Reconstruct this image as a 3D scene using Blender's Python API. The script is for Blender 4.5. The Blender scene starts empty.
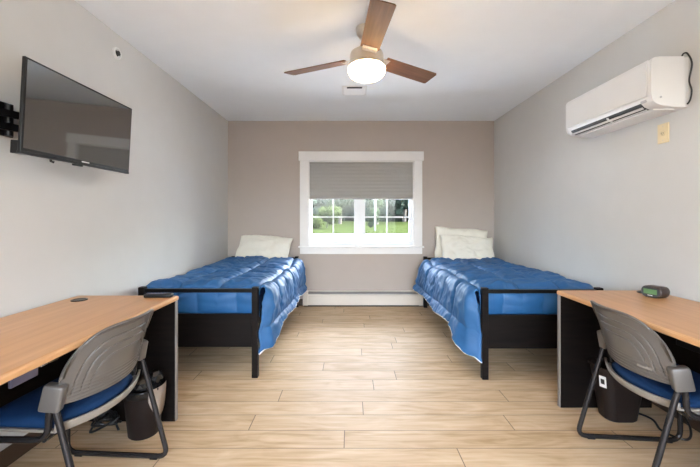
import bpy, bmesh, math, random
from mathutils import Vector, Matrix, noise
random.seed(7)
PI = math.pi
sc = bpy.context.scene
COL = sc.collection

LAMP, SKY, SUN, REAR, EXPO = 26.0, 4.8, 34.0, 15.0, 0.46
# ------------------------------------------------------------------ materials
def new_mat(name):
    m = bpy.data.materials.new(name); m.use_nodes = True
    nt = m.node_tree; b = nt.nodes['Principled BSDF']
    return m, nt, b

def plain(name, col, rough=0.5, metal=0.0, bump=0.0, bscale=200.0, spec=0.5, var=0.04, sheen=0.0, coat=0.0):
    m, nt, b = new_mat(name)
    b.inputs['Roughness'].default_value = rough
    b.inputs['Metallic'].default_value = metal
    b.inputs['Specular IOR Level'].default_value = spec
    if sheen: b.inputs['Sheen Weight'].default_value = sheen
    if coat: b.inputs['Coat Weight'].default_value = coat
    tc = nt.nodes.new('ShaderNodeTexCoord')
    n = nt.nodes.new('ShaderNodeTexNoise'); n.inputs['Scale'].default_value = 6.0; n.inputs['Detail'].default_value = 4
    nt.links.new(tc.outputs['Object'], n.inputs['Vector'])
    r = nt.nodes.new('ShaderNodeValToRGB')
    r.color_ramp.elements[0].position = .3; r.color_ramp.elements[1].position = .7
    r.color_ramp.elements[0].color = [max(0, c*(1-var)) for c in col] + [1]
    r.color_ramp.elements[1].color = [min(1, c*(1+var)) for c in col] + [1]
    nt.links.new(n.outputs['Fac'], r.inputs['Fac'])
    nt.links.new(r.outputs['Color'], b.inputs['Base Color'])
    if bump:
        n2 = nt.nodes.new('ShaderNodeTexNoise'); n2.inputs['Scale'].default_value = bscale
        nt.links.new(tc.outputs['Object'], n2.inputs['Vector'])
        bp = nt.nodes.new('ShaderNodeBump'); bp.inputs['Strength'].default_value = bump; bp.inputs['Distance'].default_value = .002
        nt.links.new(n2.outputs['Fac'], bp.inputs['Height']); nt.links.new(bp.outputs['Normal'], b.inputs['Normal'])
    return m

def wood(name, c1, c2, scale, rough=0.35, coat=0.0, detail=5.0):
    m, nt, b = new_mat(name)
    b.inputs['Roughness'].default_value = rough
    b.inputs['Coat Weight'].default_value = coat
    tc = nt.nodes.new('ShaderNodeTexCoord')
    mp = nt.nodes.new('ShaderNodeMapping'); mp.inputs['Scale'].default_value = scale
    n = nt.nodes.new('ShaderNodeTexNoise'); n.inputs['Scale'].default_value = 1.0; n.inputs['Detail'].default_value = detail
    n.inputs['Distortion'].default_value = .6
    r = nt.nodes.new('ShaderNodeValToRGB')
    r.color_ramp.elements[0].position = .32; r.color_ramp.elements[1].position = .68
    r.color_ramp.elements[0].color = list(c1) + [1]; r.color_ramp.elements[1].color = list(c2) + [1]
    nt.links.new(tc.outputs['Object'], mp.inputs['Vector']); nt.links.new(mp.outputs['Vector'], n.inputs['Vector'])
    nt.links.new(n.outputs['Fac'], r.inputs['Fac']); nt.links.new(r.outputs['Color'], b.inputs['Base Color'])
    return m

def emis(name, col, strength):
    m, nt, b = new_mat(name)
    b.inputs['Base Color'].default_value = list(col) + [1]
    b.inputs['Emission Color'].default_value = list(col) + [1]
    b.inputs['Emission Strength'].default_value = strength
    return m

def floor_mat():
    m, nt, b = new_mat('laminate_planks')
    N = nt.nodes; L = nt.links
    def math_(op, a, bb=None):
        n = N.new('ShaderNodeMath'); n.operation = op
        for i, v in enumerate((a, bb)):
            if v is None: continue
            if isinstance(v, (int, float)): n.inputs[i].default_value = v
            else: L.new(v, n.inputs[i])
        return n.outputs[0]
    tc = N.new('ShaderNodeTexCoord'); sp = N.new('ShaderNodeSeparateXYZ'); L.new(tc.outputs['Object'], sp.inputs[0])
    yy = math_('DIVIDE', math_('SUBTRACT', sp.outputs['Y'], 1.842 - 0.155*40), .155)
    row = math_('FLOOR', yy); fy = math_('FRACT', yy)
    wn = N.new('ShaderNodeTexWhiteNoise'); wn.noise_dimensions = '1D'; L.new(row, wn.inputs['W'])
    xx = math_('ADD', math_('DIVIDE', sp.outputs['X'], 1.5), math_('MULTIPLY', wn.outputs['Value'], 7.0))
    colx = math_('FLOOR', xx); fx = math_('FRACT', xx)
    # seam masks
    ey = math_('MINIMUM', fy, math_('SUBTRACT', 1.0, fy))
    ex = math_('MINIMUM', fx, math_('SUBTRACT', 1.0, fx))
    my = math_('LESS_THAN', ey, .012); mx = math_('LESS_THAN', ex, .0016)
    seam = math_('MAXIMUM', my, mx)
    # plank tone
    cv = N.new('ShaderNodeCombineXYZ'); L.new(row, cv.inputs[0]); L.new(colx, cv.inputs[1])
    w2 = N.new('ShaderNodeTexWhiteNoise'); w2.noise_dimensions = '3D'; L.new(cv.outputs[0], w2.inputs['Vector'])
    # grain
    off = N.new('ShaderNodeVectorMath'); off.operation = 'SCALE'; L.new(w2.outputs['Color'], off.inputs[0]); off.inputs['Scale'].default_value = 30
    add = N.new('ShaderNodeVectorMath'); add.operation = 'ADD'; L.new(tc.outputs['Object'], add.inputs[0]); L.new(off.outputs[0], add.inputs[1])
    mp = N.new('ShaderNodeMapping'); mp.inputs['Scale'].default_value = (2.2, 34, 1); L.new(add.outputs[0], mp.inputs['Vector'])
    n1 = N.new('ShaderNodeTexNoise'); n1.inputs['Scale'].default_value = 1.0; n1.inputs['Detail'].default_value = 6; n1.inputs['Distortion'].default_value = 1.2
    L.new(mp.outputs[0], n1.inputs['Vector'])
    mp2 = N.new('ShaderNodeMapping'); mp2.inputs['Scale'].default_value = (2.0, 7, 1); L.new(add.outputs[0], mp2.inputs['Vector'])
    n2 = N.new('ShaderNodeTexNoise'); n2.inputs['Scale'].default_value = 1.3; n2.inputs['Detail'].default_value = 4; n2.inputs['Distortion'].default_value = 1.5
    L.new(mp2.outputs[0], n2.inputs['Vector'])
    g = math_('ADD', math_('MULTIPLY', n1.outputs['Fac'], .5), math_('MULTIPLY', n2.outputs['Fac'], .5))
    g = math_('ADD', g, math_('MULTIPLY', math_('SUBTRACT', w2.outputs['Value'], .5), .10))
    r = N.new('ShaderNodeValToRGB'); L.new(g, r.inputs['Fac'])
    e = r.color_ramp.elements
    e[0].position = .30; e[0].color = FLOOR_C[0] + (1,)
    e[1].position = .66; e[1].color = FLOOR_C[2] + (1,)
    k = e.new(.47); k.color = FLOOR_C[1] + (1,)
    mix = N.new('ShaderNodeMix'); mix.data_type = 'RGBA'; L.new(seam, mix.inputs['Factor'])
    L.new(r.outputs['Color'], mix.inputs['A']); mix.inputs['B'].default_value = (.20, .14, .09, 1)
    L.new(mix.outputs['Result'], b.inputs['Base Color'])
    b.inputs['Roughness'].default_value = .50
    b.inputs['Specular IOR Level'].default_value = .30
    bp = N.new('ShaderNodeBump'); bp.inputs['Strength'].default_value = .25; bp.inputs['Distance'].default_value = .001
    L.new(math_('SUBTRACT', n1.outputs['Fac'], seam), bp.inputs['Height']); L.new(bp.outputs['Normal'], b.inputs['Normal'])
    return m
FLOOR_C = [(.46, .30, .155), (.62, .44, .265), (.74, .57, .385)]

def glass_mat():
    m, nt, b = new_mat('window_glass')
    nt.nodes.remove(b)
    out = nt.nodes['Material Output']
    t = nt.nodes.new('ShaderNodeBsdfTransparent'); t.inputs[0].default_value = (.95, .98, .98, 1)
    g = nt.nodes.new('ShaderNodeBsdfGlossy'); g.inputs['Roughness'].default_value = .02
    f = nt.nodes.new('ShaderNodeFresnel'); f.inputs['IOR'].default_value = 1.3
    mx = nt.nodes.new('ShaderNodeMixShader')
    nt.links.new(f.outputs[0], mx.inputs[0]); nt.links.new(t.outputs[0], mx.inputs[1]); nt.links.new(g.outputs[0], mx.inputs[2])
    nt.links.new(mx.outputs[0], out.inputs['Surface'])
    return m

def shade_mat():
    m, nt, b = new_mat('pleated_shade_fabric')
    out = nt.nodes['Material Output']
    b.inputs['Base Color'].default_value = (.50, .49, .47, 1); b.inputs['Roughness'].default_value = .9
    t = nt.nodes.new('ShaderNodeBsdfTranslucent'); t.inputs[0].default_value = (.5, .5, .49, 1)
    mx = nt.nodes.new('ShaderNodeMixShader'); mx.inputs[0].default_value = .06
    nt.links.new(b.outputs[0], mx.inputs[1]); nt.links.new(t.outputs[0], mx.inputs[2])
    nt.links.new(mx.outputs[0], out.inputs['Surface'])
    return m

def leaf_mat(name, a, bcol):
    m, nt, b = new_mat(name)
    out = nt.nodes['Material Output']
    tc = nt.nodes.new('ShaderNodeTexCoord'); n = nt.nodes.new('ShaderNodeTexNoise'); n.inputs['Scale'].default_value = .9
    n.inputs['Detail'].default_value = 5
    nt.links.new(tc.outputs['Object'], n.inputs['Vector'])
    r = nt.nodes.new('ShaderNodeValToRGB'); r.color_ramp.elements[0].position = .35; r.color_ramp.elements[1].position = .65
    r.color_ramp.elements[0].color = list(a) + [1]; r.color_ramp.elements[1].color = list(bcol) + [1]
    nt.links.new(n.outputs['Fac'], r.inputs['Fac']); nt.links.new(r.outputs['Color'], b.inputs['Base Color'])
    b.inputs['Roughness'].default_value = .9; b.inputs['Specular IOR Level'].default_value = 0
    t = nt.nodes.new('ShaderNodeBsdfTranslucent'); nt.links.new(r.outputs['Color'], t.inputs[0])
    mx = nt.nodes.new('ShaderNodeMixShader'); mx.inputs[0].default_value = .4
    nt.links.new(b.outputs[0], mx.inputs[1]); nt.links.new(t.outputs[0], mx.inputs[2])
    nt.links.new(mx.outputs[0], out.inputs['Surface'])
    return m

M = {}
M['wall'] = plain('greige_wall_paint', (.595, .59, .578), .75, bump=.08, bscale=350, var=.012, spec=.3)
M['wall_end'] = plain('backlit_wall_paint', (.455, .40, .36), .75, bump=.08, bscale=350, var=.012, spec=.3)  # wall colour made darker and browner to carry the backlit shade
M['ceiling'] = plain('white_ceiling_paint', (.84, .875, .915), .85, bump=.06, bscale=250, var=.01, spec=.2)
M['floor'] = floor_mat()
M['base'] = plain('dark_brown_vinyl_base', (.06, .035, .022), .45)
M['trim'] = plain('white_trim_paint', (.80, .79, .78), .45, var=.015)
M['vinyl'] = plain('white_vinyl', (.82, .84, .87), .35, var=.015)
M['glass'] = glass_mat()
M['shade'] = shade_mat()
M['shade_rail'] = plain('shade_rail_gray', (.42, .41, .39), .5)
M['black_wood'] = wood('espresso_laminate', (.004, .003, .003), (.009, .006, .005), (3, 3, 30), .45)
for k_ in ('black_wood',): M[k_].node_tree.nodes['Principled BSDF'].inputs['Specular IOR Level'].default_value = .14
M['black_metal'] = plain('black_metal', (.004, .0035, .004), .4, spec=.25)
M['desk_wood'] = wood('honey_maple_laminate', (.50, .245, .098), (.61, .325, .142), (26, 1.5, 1), .30)
M['desk_edge'] = wood('maple_edge_band', (.58, .31, .14), (.66, .38, .19), (30, 2, 1), .35)
M['silver_edge'] = plain('silver_edge_band', (.30, .28, .265), .32, metal=.35)
M['gray_plastic'] = plain('warm_gray_plastic', (.105, .095, .088), .28, bump=.05, bscale=600, var=.02)
M['lip_plastic'] = plain('gray_seat_shell_plastic', (.24, .215, .19), .4, var=.02)
M['chair_tube'] = plain('dark_chrome_tube', (.035, .032, .033), .24, metal=.5, spec=.4)
M['chair_fabric'] = plain('navy_blue_upholstery', (.007, .034, .105), .85, bump=.5, bscale=900, var=.15, spec=.2)
M['comforter'] = plain('blue_quilted_microfiber', (.017, .102, .265), .56, bump=.25, bscale=45, var=.10)
M['white_cloth'] = plain('white_cotton', (.80, .79, .76), .9, bump=.2, bscale=500, var=.02)
M['pillow'] = plain('ivory_pillowcase', (.78, .75, .66), .9, bump=.2, bscale=300, var=.03)
M['mattress'] = plain('navy_mattress_ticking', (.02, .06, .18), .6)
M['ac_white'] = plain('white_appliance_plastic', (.75, .75, .75), .32, var=.01)
M['ac_dark'] = plain('dark_louver_interior', (.015, .015, .017), .5)
M['ac_gray'] = plain('gray_sticker', (.45, .46, .48), .5)
M['cream'] = plain('cream_outlet_plastic', (.72, .60, .38), .4)
M['nickel'] = plain('brushed_nickel', (.62, .56, .49), .30, metal=.9)
M['chrome'] = plain('chrome', (.75, .75, .75), .12, metal=1.0)
M['walnut'] = wood('walnut_blade', (.095, .042, .020), (.165, .078, .038), (3, 40, 4), .6)
M['walnut'].node_tree.nodes['Principled BSDF'].inputs['Specular IOR Level'].default_value = .2
M['blade_edge'] = plain('blade_edge_dark', (.03, .018, .012), .4)
M['globe'] = emis('frosted_lit_globe', (1.0, .70, .40), LAMP)
M['screen'] = plain('tv_screen_gloss', (.020, .021, .022), .05, spec=1.0, coat=1.0, var=.0)
M['screen'].node_tree.nodes['Principled BSDF'].inputs['Coat IOR'].default_value = 2.5
M['screen'].node_tree.nodes['Principled BSDF'].inputs['Coat Roughness'].default_value = .04
M['bezel'] = plain('tv_bezel_gloss_black', (.008, .008, .009), .3, spec=.3)
M['white_mark'] = plain('white_marking', (.8, .8, .8), .4)
M['lcd'] = plain('green_lcd', (.10, .20, .09), .25, var=.25)
M['clock_face'] = plain('dark_clock_face', (.05, .055, .06), .2)
M['clock_body'] = plain('brown_black_clock_body', (.028, .016, .013), .28)
M['bin_dark'] = plain('dark_brown_bin', (.016, .011, .010), .5, bump=.1, bscale=60, spec=.2)
M['bin_lip'] = plain('pale_bin_rim', (.30, .24, .20), .5, var=.2)
M['bag'] = plain('black_bin_liner', (.008, .008, .009), .25)
M['heater'] = plain('cream_heater_enamel', (.66, .60, .53), .4, var=.015)
M['heater_gap'] = plain('heater_fin_gray', (.20, .19, .18), .45, metal=.3)
M['cable'] = plain('black_cable', (.01, .01, .011), .4)
M['slate'] = plain('slate_steel', (.10, .10, .16), .35, metal=.3)
M['grass'] = leaf_mat('lawn_grass', (.017, .024, .008), (.026, .034, .012))
M['gravel'] = plain('pale_gravel_drive', (.72, .74, .78), .9, var=.08)
M['leaf_dark'] = leaf_mat('dark_foliage', (.012, .019, .016), (.028, .040, .030))
M['leaf_mid'] = leaf_mat('mid_foliage', (.016, .026, .014), (.032, .045, .023))
M['leaf_lime'] = leaf_mat('lime_foliage', (.019, .028, .009), (.034, .045, .015))
M['bark'] = plain('tree_bark', (.025, .02, .016), .9, var=.3)
M['pole_white'] = plain('white_painted_pole', (.22, .22, .22), .5)

# ------------------------------------------------------------------ geometry helpers
def obj(name, bm, mats, parent=None, smooth=False, auto=None):
    me = bpy.data.meshes.new(name)
    bmesh.ops.recalc_face_normals(bm, faces=bm.faces)
    bm.to_mesh(me); bm.free()
    if not isinstance(mats, (list, tuple)): mats = [mats]
    for m in mats: me.materials.append(m)
    if smooth:
        for p in me.polygons: p.use_smooth = True
        if auto:
            me.set_sharp_from_angle(angle=math.radians(auto))
    o = bpy.data.objects.new(name, me); COL.objects.link(o)
    if parent: o.parent = parent
    return o

def thing(name, label, cat, loc=(0, 0, 0), rz=0, group=None):
    o = bpy.data.objects.new(name, None); COL.objects.link(o)
    o.location = loc; o.rotation_euler = (0, 0, rz); o.empty_display_size = .1
    o['label'] = label; o['category'] = cat
    if group: o['group'] = group
    return o

def tag(o, label, cat, group=None, kind=None):
    if label: o['label'] = label
    if cat: o['category'] = cat
    if group: o['group'] = group
    if kind: o['kind'] = kind
    return o

def struct(name, bm, m, parent=None, label=None, cat=None, **k):
    o = obj(name, bm, m, parent, **k)
    if parent is None:
        o['kind'] = 'structure'
        if label: o['label'] = label
        if cat: o['category'] = cat
    return o

def box(bm, x0, x1, y0, y1, z0, z1, bev=0.0, seg=2, mi=0):
    t = bmesh.new()
    bmesh.ops.create_cube(t, size=1)
    bmesh.ops.scale(t, vec=(x1-x0, y1-y0, z1-z0), verts=t.verts)
    bmesh.ops.translate(t, vec=((x0+x1)/2, (y0+y1)/2, (z0+z1)/2), verts=t.verts)
    if bev: bmesh.ops.bevel(t, geom=t.edges[:], offset=bev, segments=seg, affect='EDGES', profile=.5)
    merge(bm, t, mi)

def merge(bm, t, mi=0, mat=None):
    vs = {}
    for v in t.verts: vs[v] = bm.verts.new(mat @ v.co if mat else v.co)
    for f in t.faces:
        nf = bm.faces.new([vs[v] for v in f.verts]); nf.material_index = mi if mi else f.material_index; nf.smooth = f.smooth
    t.free()

def B(*a, **k):
    bm = bmesh.new(); box(bm, *a, **k); return bm

def fillet(pts, r, n=6):
    pts = [Vector(p) for p in pts]; out = [pts[0]]
    for i in range(1, len(pts)-1):
        a, p, c = pts[i-1], pts[i], pts[i+1]
        d1 = (a-p); d2 = (c-p); l = min(r, d1.length*.48, d2.length*.48)
        s, e = p + d1.normalized()*l, p + d2.normalized()*l
        for k in range(n+1):
            t = k/n
            out.append(s*(1-t)**2 + p*2*t*(1-t) + e*t*t)
    out.append(pts[-1]); return out

def tube(bm, pts, r, n=10, caps=True, mi=0):
    pts = [Vector(p) for p in pts]
    q = [pts[0]]
    for p in pts[1:]:
        if (p-q[-1]).length > 1e-5: q.append(p)
    pts = q
    rings = []; up = None
    for i, p in enumerate(pts):
        t = (pts[min(i+1, len(pts)-1)] - pts[max(i-1, 0)]).normalized()
        if up is None:
            up = Vector((0, 0, 1)) if abs(t.z) < .9 else Vector((1, 0, 0))
        a = t.cross(up).normalized(); up = a.cross(t).normalized()
        rr = r[i] if isinstance(r, (list, tuple)) else r
        rings.append([bm.verts.new(p + (a*math.cos(2*PI*k/n) + up*math.sin(2*PI*k/n))*rr) for k in range(n)])
    for i in range(len(rings)-1):
        for k in range(n):
            f = bm.faces.new((rings[i][k], rings[i][(k+1) % n], rings[i+1][(k+1) % n], rings[i+1][k])); f.material_index = mi
    if caps:
        bm.faces.new(rings[0][::-1]).material_index = mi; bm.faces.new(rings[-1]).material_index = mi

def lathe(bm, prof, n=32, c=(0, 0, 0), mi=0, axis='z', wob=None):
    rings = []
    for (r, z) in prof:
        ring = []
        for k in range(n):
            a = 2*PI*k/n; rr = max(r, 1e-4)
            if wob: rr *= 1 + wob(a, z)
            if axis == 'z': p = (c[0]+rr*math.cos(a), c[1]+rr*math.sin(a), c[2]+z)
            elif axis == 'x': p = (c[0]+z, c[1]+rr*math.cos(a), c[2]+rr*math.sin(a))
            else: p = (c[0]+rr*math.cos(a), c[1]+z, c[2]+rr*math.sin(a))
            ring.append(bm.verts.new(p))
        rings.append(ring)
    for i in range(len(rings)-1):
        for k in range(n):
            f = bm.faces.new((rings[i][k], rings[i][(k+1) % n], rings[i+1][(k+1) % n], rings[i+1][k])); f.material_index = mi
    bm.faces.new(rings[0][::-1]).material_index = mi; bm.faces.new(rings[-1]).material_index = mi

def prism(bm, prof, a0, a1, axis='y', mi=0):
    """extrude closed 2-D profile along an axis; axis y: prof=(x,z); axis x: (y,z); axis z: (x,y)"""
    def P(p, a):
        if axis == 'y': return (p[0], a, p[1])
        if axis == 'x': return (a, p[0], p[1])
        return (p[0], p[1], a)
    A = [bm.verts.new(P(p, a0)) for p in prof]; Bv = [bm.verts.new(P(p, a1)) for p in prof]
    n = len(prof)
    for i in range(n):
        bm.faces.new((A[i], A[(i+1) % n], Bv[(i+1) % n], Bv[i])).material_index = mi
    bm.faces.new(A[::-1]).material_index = mi; bm.faces.new(Bv).material_index = mi

def grid(bm, fn, nu, nv, mi=0):
    V = [[bm.verts.new(fn(i/(nu-1), j/(nv-1))) for j in range(nv)] for i in range(nu)]
    for i in range(nu-1):
        for j in range(nv-1):
            bm.faces.new((V[i][j], V[i+1][j], V[i+1][j+1], V[i][j+1])).material_index = mi
    return V

def solidify(o, th, offset=-1, mo=0):
    m = o.modifiers.new('thickness', 'SOLIDIFY'); m.thickness = th; m.offset = offset
    m.material_offset = mo; m.material_offset_rim = mo
    return o

def sm(a, b, x):
    t = max(0, min(1, (x-a)/(b-a))); return t*t*(3-2*t)

# ------------------------------------------------------------------ camera
XL, XR, YB, YF, ZC = -1.653, 1.951, 4.81, -2.2, 2.50
cam = bpy.data.cameras.new('camera'); co = bpy.data.objects.new('camera', cam); COL.objects.link(co)
co.location = (0, 0, 1.2); co.rotation_euler = (PI/2, 0, 0)
cam.sensor_width = 36; cam.lens = 36*355/700; cam.shift_y = -16.5/700; cam.clip_start = .02; cam.clip_end = 500
sc.camera = co

# ------------------------------------------------------------------ room shell
T = .16
struct('floor', B(XL-T, XR+T, YF-T, YB+T, -.1, 0), M['floor'])
struct('ceiling', B(XL-T, XR+T, YF-T, YB+T, ZC, ZC+.1), M['ceiling'])
struct('wall_left', B(XL-T, XL, YF-T, YB+T, 0, ZC), M['wall'])
struct('wall_right', B(XR, XR+T, YF-T, YB+T, 0, ZC), M['wall'])
WX0, WX1, WZ0, WZ1 = -.562, .867, .807, 1.96
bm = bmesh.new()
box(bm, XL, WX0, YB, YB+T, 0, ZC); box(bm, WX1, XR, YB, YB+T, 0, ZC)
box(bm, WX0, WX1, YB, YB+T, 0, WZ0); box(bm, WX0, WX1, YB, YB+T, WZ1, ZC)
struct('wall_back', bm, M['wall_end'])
bm = bmesh.new()      # wall behind the camera with a wide open gap added for fill light
OX0, OX1, OZ0, OZ1 = -1.25, 1.55, .25, 2.25
box(bm, XL, OX0, YF-T, YF, 0, ZC); box(bm, OX1, XR, YF-T, YF, 0, ZC)
box(bm, OX0, OX1, YF-T, YF, 0, OZ0); box(bm, OX0, OX1, YF-T, YF, OZ1, ZC)
struct('wall_front', bm, M['wall'])
struct('baseboard_left', B(XL, XL+.008, YF, YB, 0, .092, bev=.002), M['base'])
struct('baseboard_right', B(XR-.008, XR, YF, YB, 0, .092, bev=.002), M['base'])
bm = bmesh.new(); box(bm, XL+.008, -.64, YB-.008, YB, 0, .092); box(bm, 1.0, XR-.008, YB-.008, YB, 0, .092)
struct('baseboard_back', bm, M['base'])

# window with casing, two sashes and divided panes
win = bpy.data.objects.new('window_1', None); COL.objects.link(win); win.location = (.15, YB, WZ0); win['kind'] = 'structure'
wl = Vector((-.15, -YB, -WZ0))
def wpart(name, bm, m, par=win, **k):
    bmesh.ops.translate(bm, vec=wl, verts=bm.verts); return obj(name, bm, m, par, **k)
bm = bmesh.new()
box(bm, -.677, WX0, YB-.02, YB, WZ0-.02, WZ1, .003); box(bm, WX1, .976, YB-.02, YB, WZ0-.02, WZ1, .003)
wpart('casing', bm, M['trim'])
wpart('head_casing', B(-.695, .996, YB-.028, YB, 1.958, 2.085, .004), M['trim'])
wpart('window_sill', B(-.695, .996, YB-.05, YB+.11, .785, .808, .005), M['trim'])
wpart('apron', B(-.677, .976, YB-.018, YB, .70, .785, .003), M['trim'])
bm = bmesh.new()
box(bm, WX0-.001, WX0+.012, YB+.001, YB+T, WZ0, WZ1); box(bm, WX1-.012, WX1+.001, YB+.001, YB+T, WZ0, WZ1); box(bm, WX0, WX1, YB+.001, YB+T, WZ1-.012, WZ1+.001)
wpart('jamb', bm, M['trim'])
bm = bmesh.new()   # outer vinyl frame with centre mullion
y0, y1 = YB+.07, YB+.145
box(bm, WX0+.012, WX0+.03, y0, y1, WZ0+.002, WZ1-.012, .002); box(bm, WX1-.03, WX1-.012, y0, y1, WZ0+.002, WZ1-.012, .002)
box(bm, WX0+.03, WX1-.03, y0, y1, WZ0+.002, WZ0+.03, .002); box(bm, WX0+.03, WX1-.03, y0, y1, WZ1-.04, WZ1-.012, .002)
box(bm, .115, .150, y0, y1, WZ0+.03, WZ1-.04, .002)
wpart('window_frame', bm, M['vinyl'])
for (a, b) in ((WX0+.030, .115), (.150, WX1-.030)):
    bm = bmesh.new(); s = .040 if a > 0 else .006
    gl, gr = (a+.008, b-.058) if a < 0 else (a+.058, b-.020)
    zb, zt = .868, 1.875
    yy0, yy1 = YB+.085, YB+.125
    box(bm, a, gl, yy0, yy1, WZ0+.03, WZ1-.04, .003); box(bm, gr, b, yy0, yy1, WZ0+.03, WZ1-.04, .003)
    box(bm, gl, gr, yy0, yy1, WZ0+.03, zb, .003); box(bm, gl, gr, yy0, yy1, zt, WZ1-.04, .003)
    sash = wpart('sash', bm, M['vinyl'])
    bm = bmesh.new(); mid = (gl+gr)/2
    box(bm, mid-.009, mid+.009, yy0+.012, yy0+.030, zb, zt)
    for z in (1.2, 1.535): box(bm, gl, gr, yy0+.013, yy0+.029, z-.009, z+.009)
    wpart('muntin', bm, M['vinyl'], sash)
    wpart('glass_pane', B(gl, gr, yy0+.019, yy0+.023, zb, zt), M['glass'], sash)
    bm = bmesh.new(); cx = mid + .1
    box(bm, cx-.05, cx+.05, YB+.055, YB+.085, WZ0+.012, WZ0+.030, .004)
    tube(bm, [(cx-.03, YB+.06, WZ0+.034), (cx+.05, YB+.052, WZ0+.038), (cx+.09, YB+.05, WZ0+.034)], .006)
    wpart('crank_handle', bm, M['vinyl'], sash)

# cellular shade
t = thing('window_shade', 'gray pleated shade lowered over the upper half of the window', 'window shade', (.1525, YB+.04, 1.44))
bm = bmesh.new(); n = 24; z0, z1 = 1.468, 1.925
pr = []
for i in range(n*2+1):
    z = z0 + (z1-z0)*i/(n*2); pr.append((-.008 if i % 2 else .003, z-1.44))
V = [[bm.verts.new((x, p[0], p[1])) for p in pr] for x in (-.702, .702)]
for i in range(len(pr)-1): bm.faces.new((V[0][i], V[1][i], V[1][i+1], V[0][i+1]))
V = [[bm.verts.new((x, p[0]*-1+.012, p[1])) for p in pr] for x in (-.702, .702)]
for i in range(len(pr)-1): bm.faces.new((V[0][i], V[1][i], V[1][i+1], V[0][i+1]))
obj('pleated_fabric', bm, M['shade'], t)
obj('bottom_rail', B(-.704, .704, -.014, .018, 0, .03, .004), M['shade_rail'], t)
obj('head_rail', B(-.704, .704, -.02, .022, .485, .507, .003), M['shade_rail'], t)

# ------------------------------------------------------------------ baseboard heater
t = thing('baseboard_heater', 'long low cream baseboard heater under the window', 'heater', (.18, YB, 0))
x0, x1 = -.81, .81
bm = bmesh.new()
prism(bm, [(0, .205), (0, .02), (-.066, .02), (-.070, .024), (-.070, .150), (-.060, .160), (-.060, .164), (-.012, .170), (-.012, .205)], x0+.07, x1-.07, axis='x')
obj('heater_body', bm, M['heater'], t)
bm = bmesh.new(); prism(bm, [(-.014, .201), (-.014, .168), (-.060, .166), (-.052, .188)], x0+.07, x1-.07, axis='x')
obj('fin_slot', bm, M['heater_gap'], t)
obj('top_lip', B(x0+.07, x1-.07, -.05, 0, .200, .206), M['heater'], t)
for a, b in ((x0, x0+.07), (x1-.07, x1)):
    obj('end_cap', B(a, b, -.073, 0, .015, .207, .006), M['heater'], t)
bm = bmesh.new(); box(bm, x0+.01, x1-.01, -.05, -.005, 0, .02)
obj('base_strip', bm, M['ac_dark'], t)

# ------------------------------------------------------------------ beds
def make_bed(loc, label, sg):
    """local +Y to the head, local q (outward to the room) = sg * x"""
    H = .446; Lb = 2.12; p = .046
    t = thing('bed_frame', label, 'bed', loc, 0, 'black twin bed frames')
    for sx in (-1, 1):
        for yy in (0, Lb-p):
            a, b = (H-p, H) if sx > 0 else (-H, -H+p)
            obj('bed_post', B(a, b, yy, yy+p, 0, .676, .004), M['black_wood'], t)
    for yy in (0, Lb-p):
        nm = 'footboard_rail' if yy == 0 else 'headboard_rail'
        obj(nm, B(-H+p, H-p, yy+.008, yy+.038, .636, .663, .003), M['black_metal'], t)
        nm = 'footboard_panel' if yy == 0 else 'headboard_panel'
        obj(nm, B(-H+p, H-p, yy+.012, yy+.032, .228, .476, .002), M['black_wood'], t)
    for sx in (-1, 1):
        a, b = (H-.035, H-.012) if sx > 0 else (-H+.012, -H+.035)
        obj('side_rail', B(a, b, p, Lb-p, .30, .42, .003), M['black_wood'], t)
    obj('bed_deck', B(-H+.036, H-.036, p, Lb-p, .395, .418), M['black_metal'], t)
    return t

def make_mattress(loc, label):
    t = obj('mattress', B(-.405, .405, .085, 2.06, .42, .585, .04, seg=4), M['mattress'], None, smooth=True)
    t.location = loc
    tag(t, label, 'mattress', 'navy mattresses under comforters')
    return t

def chaikin(P, n=3):
    for _ in range(n):
        Q = [P[0]]
        for i in range(len(P)-1):
            a, b = P[i], P[i+1]
            Q += [(a[0]*.75+b[0]*.25, a[1]*.75+b[1]*.25), (a[0]*.25+b[0]*.75, a[1]*.25+b[1]*.75)]
        Q.append(P[-1]); P = Q
    return P

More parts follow.
